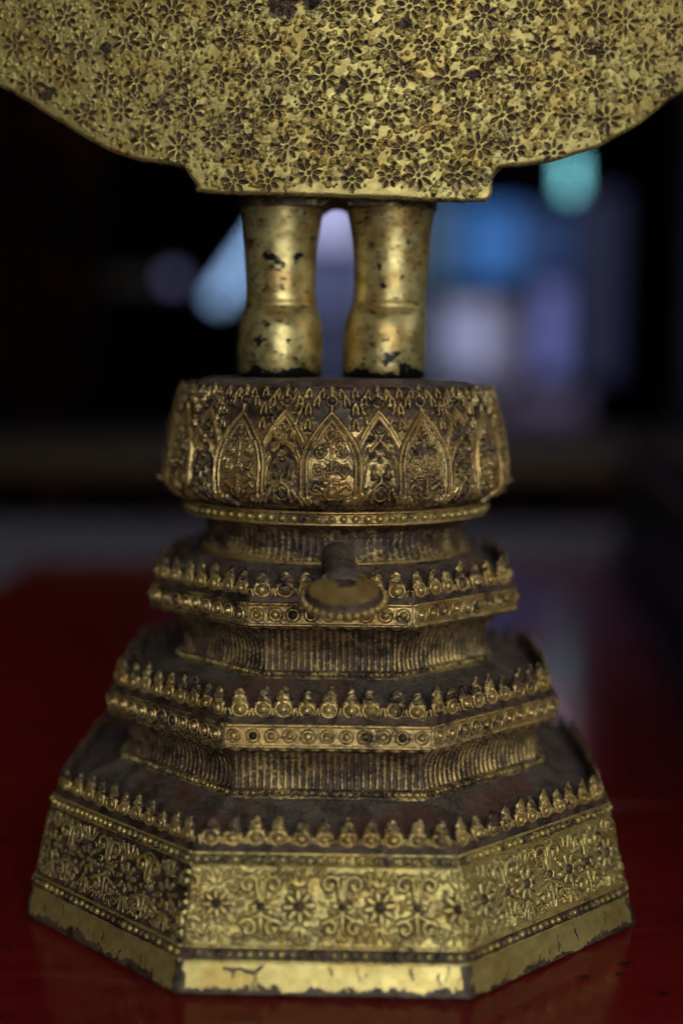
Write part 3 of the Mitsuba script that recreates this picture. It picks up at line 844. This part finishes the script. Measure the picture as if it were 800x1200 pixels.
def carve_cup(R, arc, Z):
    zz = lambda v: float(np.interp(v, Z, arc))
    X, Y = R.X, R.Y
    R.g[:] = .47
    per = 2 * np.pi * .083 / NP
    yb, ya = zz(.2035), zz(.2400)
    W = .0141
    lab = 0
    fine = lambda x: abs(x) < .083 * 1.95
    for k in range(-NP // 2, NP // 2 + 1):
        x0 = k * per
        if abs(x0) > .083 * math.pi + per: continue
        jit = random.uniform(-.0003, .0003)
        i, dx, dy = R.near(x0, (yb + ya) / 2, .026)
        if not len(i): continue
        y = Y[i]; w = ogive(y, yb, ya, W)
        d = w - np.abs(dx)                     # >0 inside
        slope = np.where((y > yb), 1, 0)
        inside = (d > 0) & (y > yb - .001)
        # distance across the sloping rim, approx
        dn = d * np.where(y > yb + .62 * (ya - yb), .72, 1.0)
        rim = np.maximum(.0014 * np.clip(1 - ((dn - .0010) / .0010) ** 2, 0, 1), .0010 * np.clip(1 - ((dn - .0034) / .0008) ** 2, 0, 1))
        rim = np.where((y > yb - .001) & (y < ya + .001), rim, 0)
        base = np.where(inside, .0004, 0)
        R.h[i] = np.maximum(R.h[i], np.maximum(rim, base))
        R.g[i] = np.where(inside, np.where(rim > .0004, .62, np.where(dn > .0042, .52, .30)) + .3 * nz(dx, dy, k + 20, 200.0), R.g[i])
        if fine(x0) and abs(k) < NP // 2:
            lab += 1; R.names[lab] = 'lotus_petal'
            R.lab[i[inside & (dn > .0001)]] = lab
        if not fine(x0): continue
        # flower and drops inside the arch
        H = ya - yb
        def drop(x, f, r, ang):
            y = yb + f * H
            R.dome(x0 + x + jit, y, r * 1.1, .0021, ring=.0012, g=.66, gcore=.45)
            R.stroke([(x0 + x + jit + r * 1.25 * math.sin(ang), y + r * 1.25 * math.cos(ang)), (x0 + x + jit + r * 2.3 * math.sin(ang), y + r * 2.3 * math.cos(ang))], r * .55, r * .15, .0011, .7)
        drop(0, .70, .0017, 0)
        drop(-.0047, .49, .0014, -.3); drop(.0047, .49, .0014, .3)
        drop(-.0055, .28, .0014, -.5); drop(.0055, .28, .0014, .5)
        drop(0, .30, .0013, 0)
        drop(0, .02, .0021, 0)
        R.stroke([(x0, yb + .33 * H), (x0, yb + .62 * H)], .0006, .0006, .0007, .6)
        for sx in (-1, 1):
            R.stroke([(x0 + sx * .003, yb + .05 * H), (x0 + sx * .0065, yb + .11 * H), (x0 + sx * .0080, yb + .06 * H)], .0012, .0006, .0011, .65)
            R.stroke([(x0 + sx * .0006, yb + .40 * H), (x0 + sx * .0030, yb + .43 * H)], .0005, .0005, .0007, .6)
            R.stroke([(x0 + sx * .0008, yb + .17 * H), (x0 + sx * .0040, yb + .16 * H)], .0007, .0004, .0008, .6)
        for _ in range(34):
            xx, ff = random.uniform(-.0100, .0100), random.uniform(.0, .88)
            yy = yb + ff * H
            if abs(xx) > float(ogive(np.array(yy), yb, ya, W)) - .0052: continue
            q = R.tree.query([x0 + xx, yy])[1]
            if R.h[q] > .0007: continue
            a0 = random.uniform(0, 6.28)
            R.stroke(spiral(x0 + xx, yy, random.uniform(.0008, .0013), .6, a0, random.choice((-1, 1)), 8, .5), .0006, .0004, .0011, .6)
        # finial over the point
        R.dome(x0, ya + .0040, .0019, .0016, ring=.0010, g=.62, gcore=.12)
        R.stroke([(x0, ya + .0066), (x0, ya + .0092)], .0010, .0003, .0012, .7)
        R.stroke([(x0, ya - .0002), (x0, ya + .0018)], .0009, .0006, .0012, .7)
    front = np.zeros(len(X), bool)
    for k in range(-NP // 2 - 1, NP // 2 + 2):
        w = ogive(Y, yb, ya, W); front |= (np.abs(X - k * per) < w + .0004) & (Y > yb - .001) & (Y < ya + .001)
    for k in range(-NP // 2, NP // 2 + 1):      # small paired leaves under the rim, between the points
        for sx in (-1, 1):
            xc = k * per + sx * per * .25; H = ya - yb
            if not fine(xc): continue
            for (ox, f, L, r) in ((-.0036, 1.10, .0044, .0013), (.0036, 1.10, .0044, .0013), (0, 1.20, .0040, .0013), (0, 1.00, .0048, .0015), (-.0058, 1.20, .0036, .0011), (.0058, 1.20, .0036, .0011), (0, .82, .0044, .0013)):
                p0 = np.array([xc + ox, yb + f * H - .0018]); p1 = p0 + [np.sign(ox) * .0009, L]
                R.stroke([p0 + [-.0012, -.0004], (p0 + p1) / 2 + [-.0011, 0], p1, (p0 + p1) / 2 + [.0011, 0], p0 + [.0012, -.0004]], r * .52, r * .52, .0013, .60)
                R.dome(p0[0], p0[1] + .0004, r * .62, .0015, g=.62, gcore=.32)
    for k in range(-NP // 2, NP // 2):
        x0 = (k + .5) * per
        if not fine(x0): continue
        H = ya - yb
        # the petal of the back row, seen between two front ones: its rims and the chevrons inside
        i, dx, dy = R.near(x0, (yb + ya) / 2, .026)
        y = Y[i]
        for (y1, Wk, hh, rr) in ((ya + .0012, W * 1.0, .0014, .0012), (ya - .0022, W * .90, .0010, .0008), (ya - .0120, W * .78, .0010, .0010)):
            dn = (ogive(y, yb - .004, y1, Wk) - np.abs(dx)) * .72
            v = np.where((~front[i]) & (y < y1 + .001), hh * np.clip(1 - ((dn - rr) / rr) ** 2, 0, 1), 0)
            R.h[i] = np.maximum(R.h[i], v); R.g[i] = np.where(v > .0003, .60, R.g[i])
            gr = (~front[i]) & (dn > 2 * rr) & (dn < 3.0 * rr) & (R.h[i] < .0004) & (y < y1)
            R.g[i] = np.where(gr, np.minimum(R.g[i], .28), R.g[i])
        for (fx, ff) in ((-.0036, .66), (.0036, .66), (0, .58), (-.0028, .20), (.0028, .20), (0, .12), (-.0044, .46), (.0044, .46)):
            an = .35 * np.sign(fx); r = .0013
            R.stroke([(x0 + fx, yb + ff * H), (x0 + fx + .0024 * math.sin(an), yb + ff * H + .0030)], r, .0005, .0014, .62)
            R.dome(x0 + fx, yb + ff * H, r * .85, .0018, ring=.0008, g=.62, gcore=.35)
        R.dome(x0, yb + .78 * H, .0014, .0016, ring=.0008, g=.62, gcore=.35)
        R.dome(x0, yb + .40 * H, .0011, .0013, g=.6)
        for sx in (-1, 1):
            for f in (.80, .52, .36):
                R.dome(x0 + sx * .0032, yb + f * H - .002, .0010, .0013, ring=.0006, g=.62, gcore=.3)
            # leaves that fill the spandrel up to the rim
            for (xa, fa, xb, fb, r) in ((.0042, 1.02, .0058, 1.12, .0010), (.0068, 1.04, .0080, 1.13, .0009), (.0058, .93, .0078, 1.02, .0010), (.0030, 1.10, .0046, 1.20, .0008), (.0085, 1.15, .0094, 1.22, .0008), (.0045, .80, .0060, .90, .0010)):
                R.stroke([(x0 + sx * xa, yb + fa * H), (x0 + sx * (xa + xb) / 2 + sx * .0006, yb + (fa + fb) / 2 * H), (x0 + sx * xb, yb + fb * H)], r * 1.15, r * .5, .0012, .58)
                R.dome(x0 + sx * xa, yb + fa * H, r * .8, .0015, g=.6, gcore=.3)
        R.dome(x0, ya + .0040, .0020, .0016, ring=.0010, g=.62, gcore=.2)
        R.stroke([(x0, ya + .0066), (x0 + .0002, ya + .0094)], .0011, .0003, .0013, .7)
        # lower leaf with a boss, its side leaves running out under the petals
        yl = zz(.2015)
        R.dome(x0, yl + .0020, .0022, .0020, ring=.0012, g=.5, gcore=.08)
        R.stroke([(x0 - .0040, yl - .001), (x0 - .0030, yl + .0050), (x0, yl + .0078), (x0 + .0030, yl + .0050), (x0 + .0040, yl - .001)], .0009, .0009, .0016, .5)
        for sx in (-1, 1):
            for q in range(4):
                xa = x0 + sx * (.0050 + .0032 * q); 
                R.stroke([(xa, yl + .0040 - .0016 * q), (xa + sx * .0022, yl + .0008 - .0015 * q), (xa + sx * .0040, yl - .0030 - .001 * q)], .0014, .0006, .0016, .5)
            R.stroke([(x0 + sx * .0035, yl - .0015), (x0 + sx * .0012, yl - .0045)], .0012, .0007, .0012, .4)
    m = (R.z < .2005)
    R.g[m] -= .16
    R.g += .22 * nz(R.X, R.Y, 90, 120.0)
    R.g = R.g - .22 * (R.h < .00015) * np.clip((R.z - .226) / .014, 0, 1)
    R.h *= 1.35


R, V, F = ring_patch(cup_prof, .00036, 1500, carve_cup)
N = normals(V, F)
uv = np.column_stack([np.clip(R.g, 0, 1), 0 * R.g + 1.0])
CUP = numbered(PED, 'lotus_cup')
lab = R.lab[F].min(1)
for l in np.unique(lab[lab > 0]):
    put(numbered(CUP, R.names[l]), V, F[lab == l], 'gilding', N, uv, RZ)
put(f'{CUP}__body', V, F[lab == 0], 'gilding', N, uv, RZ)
tm = trimesh.creation.revolve(np.array([[0, .2536], [.045, .2535], [.060, .2532], [.066, .2526], [.0685, .2512], [.0700, .2498], [.0745, .2494]])[::-1], sections=96)
if tm.face_normals[:, 2].mean() < 0: tm.invert()
part(CUP, 'seed_disc', tm, 'dusty_lacquer', smooth=40, M=RZ)
# little flame tips standing free on the rim, over each petal and between
for k in range(2 * NP):
    a = k * math.pi / NP
    m = man_hull([(0, 0, 0, .0014), (0, 0, .0016, .0012)], 8, .7) + man_hull([(0, 0, .0014, .0011), (0, .0002, .0028 + random.uniform(-.0006, .0006), .0005)], 8, .8)
    M = np.eye(4); c, s = math.cos(a), math.sin(a)
    M[:3, :3] = [[c, -s, 0], [s, c, 0], [0, 0, 1]]; M[:3, 3] = [.0765 * math.sin(a), -.0765 * math.cos(a), .2482]
    part(CUP, 'rim_tip', to_tm(m), 'gilding', smooth=40, M=RZ @ M, uvx=.42)
# corner leaf tips that stick out at the cup's widest line
for k in range(NP):
    a = (k + .5) * 2 * math.pi / NP
    m = man_hull([(0, .001, -.001, .0016), (0, -.0010, .0006, .0012)], 8) + man_hull([(0, -.0008, .0005, .0011), (0, -.0030, .0022, .0007)], 8)
    M = np.eye(4); c, s = math.cos(a), math.sin(a)
    M[:3, :3] = [[c, -s, 0], [s, c, 0], [0, 0, 1]]; M[:3, 3] = [.0850 * math.sin(a), -.0850 * math.cos(a), .2035]
    part(CUP, 'leaf_tip', to_tm(m), 'gilding', smooth=40, M=RZ @ M, uvx=.4)

# --- knob that sticks out below the cup
KN = numbered(PED, 'projecting_knob')
labels[KN] = {'label': 'flat beaded knob on a short stem sticking out at the front'}
prof = np.array([[0, .0056], [.0050, .0055], [.0075, .0046], [.0090, .0038], [.0115, .0036], [.0145, .0030], [.0165, .0012], [.0172, -.0010], [.0165, -.0030], [.0145, -.0042], [.0100, -.0052], [.0, -.0056]])
dense = []
for p, q in zip(prof[:-1], prof[1:]): dense += [p + (q - p) * t for t in (0, .34, .67)]
dense.append(prof[-1])
tm = trimesh.creation.revolve(np.array(dense)[::-1], sections=72)
if tm.volume < 0: tm.invert()
kv = np.array(tm.vertices); kr = np.hypot(kv[:, 0], kv[:, 1])
kv[:, 2] += .0008 * nz(kv[:, 0], kv[:, 1], 3, 120.0)
kg = np.clip(.60 + .6 * nz(kv[:, 0], kv[:, 1], 12, 180.0) + .10 * (kv[:, 2] > .002), 0, 1)
kg = np.where((kr > .0150) | (kv[:, 2] < -.001), .16, kg)
kg = np.where(np.hypot(kv[:, 0] - .001, kv[:, 1] - .001) < .0045 + .006 * nz(kv[:, 0], kv[:, 1], 15, 300.0), 0, kg)
KM = np.eye(4); tl = math.radians(17)
KM[:3, :3] = [[1, 0, 0], [0, math.cos(tl), -math.sin(tl)], [0, math.sin(tl), math.cos(tl)]]
KM[:3, 3] = [.0042, -.1130, .1632]
put(f'{KN}__disc', kv, np.array(tm.faces), 'gilding', None, np.column_stack([kg, 0 * kg + 1.0]), KM)
ico = trimesh.creation.icosphere(subdivisions=2, radius=.0018)
for k in range(30):
    a = 2 * math.pi * k / 30
    M = np.eye(4); M[:3, 3] = [.0172 * math.cos(a), .0172 * math.sin(a), -.0012]; M[2, 2] = 1.2
    part(KN, 'bead', ico, 'gilding', smooth=True, M=KM @ M, uvx=.62)
path = [np.array(q) for q in [(.0012, -.058, .1722), (.0017, -.070, .1722), (.0024, -.082, .1717), (.0030, -.091, .1708), (.0035, -.097, .1695), (.0039, -.1020, .1676)]]
rad = [.0080, .0077, .0073, .0071, .0071, .0078]
m = m3.Manifold()
for k in range(5):
    m += m3.Manifold.batch_hull([m3.Manifold.sphere(rad[k], 28).translate(path[k]), m3.Manifold.sphere(rad[k + 1], 28).translate(path[k + 1])])
tm = to_tm(m.refine_to_length(.0014)); trimesh.smoothing.filter_taubin(tm, iterations=40)
part(KN, 'stem', tm, 'dusty_lacquer', smooth=True)
cs = m3.CrossSection.circle(.0009, 10).translate([.0090, 0]).revolve(36)
part(KN, 'collar', to_tm(cs.scale([1, .8, 1]).translate([0, .0085, .0034])), 'gilding', smooth=40, M=KM, uvx=.58)
cs = m3.CrossSection.circle(.0008, 10).translate([.0026, 0]).revolve(24) + m3.Manifold.sphere(.0014, 12).scale([1, 1, .6])
part(KN, 'roundel', to_tm(cs.rotate([90, 0, 0]).translate([.0006, -.0652, .1868])), 'gilding', smooth=40, uvx=.35)

# ------------------------------------------------------------------ the statue
ST = 'standing_statue'
labels[ST] = {'label': 'gilded standing statue in a wide flower-stamped robe, standing on the lotus cup', 'category': 'statue'}
LEGS = [[(.3420, -.0266, .0206), (.3356, -.0268, .0202), (.3304, -.0265, .0192), (.3206, -.0270, .0179), (.3106, -.0275, .0171), (.3010, -.0275, .0169), (.2915, -.0274, .0172), (.2849, -.0276, .0187), (.2768, -.0273, .0203), (.2665, -.0275, .0207), (.2587, -.0277, .0206), (.2550, -.0277, .0202), (.2537, -.0277, .0196)],
        [(.3420, .0253, .0221), (.3360, .0253, .0217), (.3308, .0254, .0205), (.3210, .0257, .0190), (.3110, .0259, .0182), (.3015, .0257, .0177), (.2919, .0253, .0175), (.2854, .0243, .0186), (.2772, .0233, .0198), (.2669, .0230, .0202), (.2591, .0228, .0205), (.2550, .0228, .0202), (.2539, .0228, .0195)]]
for L, prof in enumerate(LEGS):
    prof = np.array(prof)[::-1]
    zs = np.concatenate([np.linspace(prof[0, 0], .2600, 10, endpoint=False), np.linspace(.2600, prof[-1, 0], 90)])
    from scipy.interpolate import PchipInterpolator
    cx, rr = PchipInterpolator(prof[:, 0], prof[:, 1])(zs), PchipInterpolator(prof[:, 0], prof[:, 2])(zs)
    na = 96; th = np.linspace(0, 2 * np.pi, na, endpoint=False)
    Vs = []
    for z, c, r in zip(zs, cx, rr):
        # the foot runs on away from the viewer (+y) below the instep
        ext = .040 * np.clip((.2790 - z) / .0180, 0, 1) ** .75
        heel = .0062 * math.sqrt(max(0.0, 1 - ((z - .2655) / .0205) ** 2)) - .0009 * max(0.0, 1 - ((z - .2880) / .0022) ** 2)
        yy = -np.cos(th) * (r * .98)
        yy = np.where(yy > 0, yy * (1 + ext / r), yy * (1 + heel / r))
        wid = np.where(yy > r, 1 - .12 * (yy - r) / .05, 1.0)
        Vs.append(np.column_stack([c + np.sin(th) * r * wid, -.0105 + yy, np.full(na, z)]))
    V = np.vstack(Vs); n = len(zs)
    i, j = np.meshgrid(np.arange(n - 1), np.arange(na), indexing='ij')
    a, b = i * na + j, i * na + (j + 1) % na
    F = np.concatenate([np.stack([a, b, b + na], -1).reshape(-1, 3), np.stack([a, b + na, a + na], -1).reshape(-1, 3)])
    V = np.vstack([V, [[cx[0], .01, zs[0]]], [[cx[-1], -.01, zs[-1]]]]); k0, k1 = len(V) - 2, len(V) - 1
    jj = np.arange(na)
    F = np.vstack([F, np.column_stack([np.full(na, k0), (jj + 1) % na, jj]), np.column_stack([np.full(na, k1), (n - 1) * na + jj, (n - 1) * na + (jj + 1) % na])])
    tm = trimesh.Trimesh(V, F, process=False)
    if tm.volume < 0: tm.invert()
    man = m3.Manifold(m3.Mesh(V.astype(np.float32), np.array(tm.faces).astype(np.uint32)))
    sgn = -1 if L == 0 else 1
    for q in range(5):       # toes on the far side
        x = cx[0] + (-.0130 + .0065 * q); l = .0475 - .0026 * (q if sgn > 0 else 4 - q)
        man += man_hull([(x, .030, .2585, .0036), (x, l, .2575, .0030)], 12)
    tm = to_tm(man)
    v = np.array(tm.vertices); nn = normals(v, np.array(tm.faces))
    v += nn * (.0006 * (meshkit.fbm(v * 85.0 + 7 * L, 3) - .5) + .00022 * (meshkit.fbm(v * 600.0, 3) - .5))[:, None]
    tm = trimesh.Trimesh(v, tm.faces, process=False)
    part(ST, 'leg', tm, 'burnished_gold', smooth=50)

# lower garment: the dark band between the legs and the robe
m = man_hull([(-.030, -.012, .3385, .0148), (.030, -.012, .3385, .0148)], 32, 1.05) ^ m3.Manifold.cube([.2, .2, .02], True).translate([0, 0, .3445])
wb = m3.Manifold.batch_hull([m3.Manifold.cylinder(.016, .0235, .0235, 64).translate([x, -.0105, .3335]) for x in (-.0240, .0240)])
arch = m3.Manifold.cylinder(.2, .0080, .0080, 32).rotate([90, 0, 0]).scale([.95, 1, .9]).translate([-.0006, .1, .3292])
wb = wb - arch
tm = to_tm(wb.refine_to_length(.002))
v = np.array(tm.vertices); v[:, 2] += .0012 * nz(v[:, 0], v[:, 1], 3, 160.0)
part(ST, 'lower_garment', trimesh.Trimesh(v, tm.faces, process=False), 'gilding', smooth=40, uvx=.34)

HEM = [(-.0651, .3382), (-.0636, .3401), (-.0675, .3443), (-.0694, .3481), (-.0714, .3497), (-.0801, .3505), (-.0900, .3518), (-.1060, .3570), (-.1201, .3650), (-.1365, .3751), (-.1489, .3832), (-.1573, .3871), (-.1680, .3960), (-.1790, .4100), (-.1870, .4280), (-.1900, .4500), (-.186, .49), (-.172, .53), (-.150, .56), (-.115, .578)]
HEMR = [(.115, .578), (.150, .56), (.172, .53), (.186, .49), (.1900, .4500), (.1880, .4280), (.1810, .4100), (.1700, .3950), (.1598, .3876), (.1516, .3821), (.1394, .3718), (.1191, .3605), (.0991, .3540), (.0872, .3517), (.0745, .3502), (.0714, .3490), (.0707, .3444), (.0705, .3376), (.0685, .3348), (.0560, .3342), (.0326, .3349), (.0017, .3357), (-.0254, .3363), (-.0526, .3370)]
poly = np.array(HEM + HEMR)
# a hand-made edge: small dents along the outline
d = np.linalg.norm(np.roll(poly, -1, 0) - poly, axis=1)
dense = np.vstack([poly[k] + (poly[(k + 1) % len(poly)] - poly[k]) * np.linspace(0, 1, max(2, int(d[k] / .0004)), endpoint=False)[:, None] for k in range(len(poly))])
for _ in range(6): dense = .5 * dense + .25 * (np.roll(dense, 1, 0) + np.roll(dense, -1, 0))
dense = dense + .0011 * np.column_stack([nz(dense[:, 0], dense[:, 1], 1, 230.0), nz(dense[:, 0], dense[:, 1], 2, 230.0)])
shp = Polygon(dense).buffer(0)
ROBE_Y = lambda x, z: -.050 + .9 * x ** 2 + .010 * np.clip((z - .40) / .18, 0, 1) * 0 
from shapely import contains_xy


def robe_sheet(step_x, step_z, fine):
    xs = np.arange(-.193, .1931, step_x)
    zs = np.concatenate([np.arange(.3300, .4340, step_z), np.arange(.4340, .580, .002)]) if fine else np.arange(.330, .580, step_z)
    X, Z = np.meshgrid(xs, zs)
    F = grid_faces(len(xs), len(zs))
    ins = contains_xy(shp, X.ravel(), Z.ravel())
    keep = ins[F].any(1); F = F[keep]
    Pz = np.column_stack([X.ravel(), Z.ravel()])
    tree = cKDTree(dense)
    out = np.unique(F[~ins[F].all(1)]); outv = out[~ins[out]]
    _, q = tree.query(Pz[outv]); Pz[outv] = dense[q]
    return Pz, F, tree


Pz, F, tree = robe_sheet(.00040, .00040, True)
X, Zc = Pz[:, 0].copy(), Pz[:, 1].copy()
R = Relief(X, Zc, .64); R.line = False
dE, _ = tree.query(Pz)
R.g += .40 * nz(X, Zc, 3, 42.0) + .30 * nz(X, Zc, 13, 260.0) + .24 * nz(X, Zc, 33, 800.0, 2)
R.h = .0006 * nz(X, Zc, 5, 34.0)
base_h = R.h.copy(); R.h = np.zeros_like(R.h)
flowers, cuts = [], []
px = .0172; pz = .0149; lab = 0; R.names = {}
for r in range(-1, 8):
    for c in range(-12, 13):
        x = (c + .5 * (r % 2)) * px + random.uniform(-.0024, .0024) + .004; z = .3440 + r * pz + random.uniform(-.0021, .0021)
        if not shp.buffer(-.0030).contains(Point(x, z)) or z > .438: continue
        flowers.append((x, z))
# scrolls and dots between the flowers
for r in range(-1, 8):
    for c in range(-12, 13):
        for (ox, oz) in ((.5, 0), (.25, .5), (-.25, .5)):
            x = (c + .5 * (r % 2) + ox) * px + .004 + random.uniform(-.0008, .0008); z = .3440 + (r + oz) * pz + random.uniform(-.0008, .0008)
            if not shp.buffer(-.0016).contains(Point(x, z)) or z > .437: continue
            a0 = random.uniform(0, math.pi)
            for q in range(2):
                a = a0 + q * math.pi
                c0 = np.array([x + .0024 * math.cos(a), z + .0024 * math.sin(a)])
                R.stroke(np.vstack([[(x, z)], spiral(c0[0], c0[1], .0013, .75, a + math.pi * .9, 1, 9, .6)]), .00062, .00042, .0008, .80)
            for q in range(6):
                a = random.uniform(0, 6.28); rr = random.uniform(.0018, .0052)
                R.dome(x + rr * math.cos(a), z + rr * math.sin(a), random.uniform(.0005, .0010), .0008, g=.80)
            R.leafcut(x, z, .0021, .0021, random.uniform(0, 3), .0006)
            for q in range(2):
                a = random.uniform(0, 6.28); rr = random.uniform(.003, .0045)
                R.leafcut(x + rr * math.cos(a), z + rr * math.sin(a), .0012, .0011, a, .0004)
for (x, z) in flowers:
    lab += 1; R.names[lab] = 'stamped_flower'
    a0 = random.uniform(0, .8); n = 8; ro = random.uniform(.0054, .0067)
    sqx, sqz = random.uniform(.93, 1.07), random.uniform(.93, 1.07)
    for q in range(n):
        a = a0 + 2 * math.pi * q / n + random.uniform(-.10, .10); rl = ro * random.uniform(.9, 1.08)
        rm = (.0019 + rl) / 2
        R.leafcut(x + sqx * rm * math.cos(a), z + sqz * rm * math.sin(a), (rl - .0019) * 1.06, random.uniform(.0016, .0023), a, random.uniform(.0003, .0009), lab if random.random() > .22 else 0, .00045)
    R.leafcut(x, z, .0020, .0020, 0, .0006, lab)
R.g = np.where((R.lab == 0), R.g - .32 * np.clip(1 - dE / .0016, 0, 1) * (.5 + nz(X, Zc, 9, 150.0)), R.g)
# patches where the leaf has gone
for (x, z, s) in ((-.024, .4200, .007), (-.012, .4210, .005), (.002, .384, .004), (.060, .3905, .003), (-.135, .383, .005), (-.105, .402, .004), (.118, .402, .004), (.03, .412, .003)):
    dd = np.hypot(X - x, Zc - z) / s + 1.6 * nz(X, Zc, 17, 330.0)
    R.g -= .75 * np.clip(1.15 - dd, 0, 1)
fade = np.clip(dE / .0012, 0, 1)
H = base_h + R.h * fade * 1.2 + .00022 * nz(X, Zc, 25, 900.0) + .00018 * nz(X, Zc, 27, 300.0, 2)
y = ROBE_Y(X, Zc)
V = np.column_stack([X, y - H + .0014 * np.clip(1 - dE / .0016, 0, 1) ** 2, Zc])
N = normals(V, F)
if N[:, 1].mean() > 0: F = F[:, ::-1]; N = -N
uv = np.column_stack([np.clip(R.g, 0, 1), 0 * R.g - 1.0])
ROBE = numbered(ST, 'robe')
lab_f = R.lab[F].min(1)
put(f'{ROBE}__sheet', V, F[lab_f == 0], 'gilding', N, uv)
for l in np.unique(lab_f[lab_f > 0]):
    put(numbered(ROBE, 'stamped_flower'), V, F[lab_f == l], 'brown_lacquer', N, uv)
# back of the robe and its edge
Pb, Fb, _ = robe_sheet(.004, .004, False)
Vb = np.column_stack([Pb[:, 0], ROBE_Y(Pb[:, 0], Pb[:, 1]) + .0062, Pb[:, 1]])
nb = normals(Vb, Fb)
if nb[:, 1].mean() < 0: Fb = Fb[:, ::-1]
put(f'{ROBE}__lining', Vb, Fb, 'dusty_lacquer')
offs = [.0014, .0022, .0040, .0062]
yo = ROBE_Y(dense[:, 0], dense[:, 1]); n = len(dense)
Vr = np.vstack([np.column_stack([dense[:, 0], yo + o, dense[:, 1]]) for o in offs])
i, j = np.meshgrid(np.arange(3), np.arange(n), indexing='ij'); a, b = i * n + j, i * n + (j + 1) % n
Fr = np.concatenate([np.stack([a, b, b + n], -1).reshape(-1, 3), np.stack([a, b + n, a + n], -1).reshape(-1, 3)])
put(f'{ROBE}__hem', Vr, Fr, 'gilding', None, np.column_stack([np.clip(.45 + .8 * nz(Vr[:, 0], Vr[:, 2], 8, 200.0), 0, 1), np.zeros(len(Vr))]))
scene['gilding'] = {'type': 'twosided', 'bsdf': scene['gilding']}
scene['dusty_lacquer'] = {'type': 'twosided', 'bsdf': scene['dusty_lacquer']}
scene['brown_lacquer'] = {'type': 'twosided', 'bsdf': scene['brown_lacquer']}
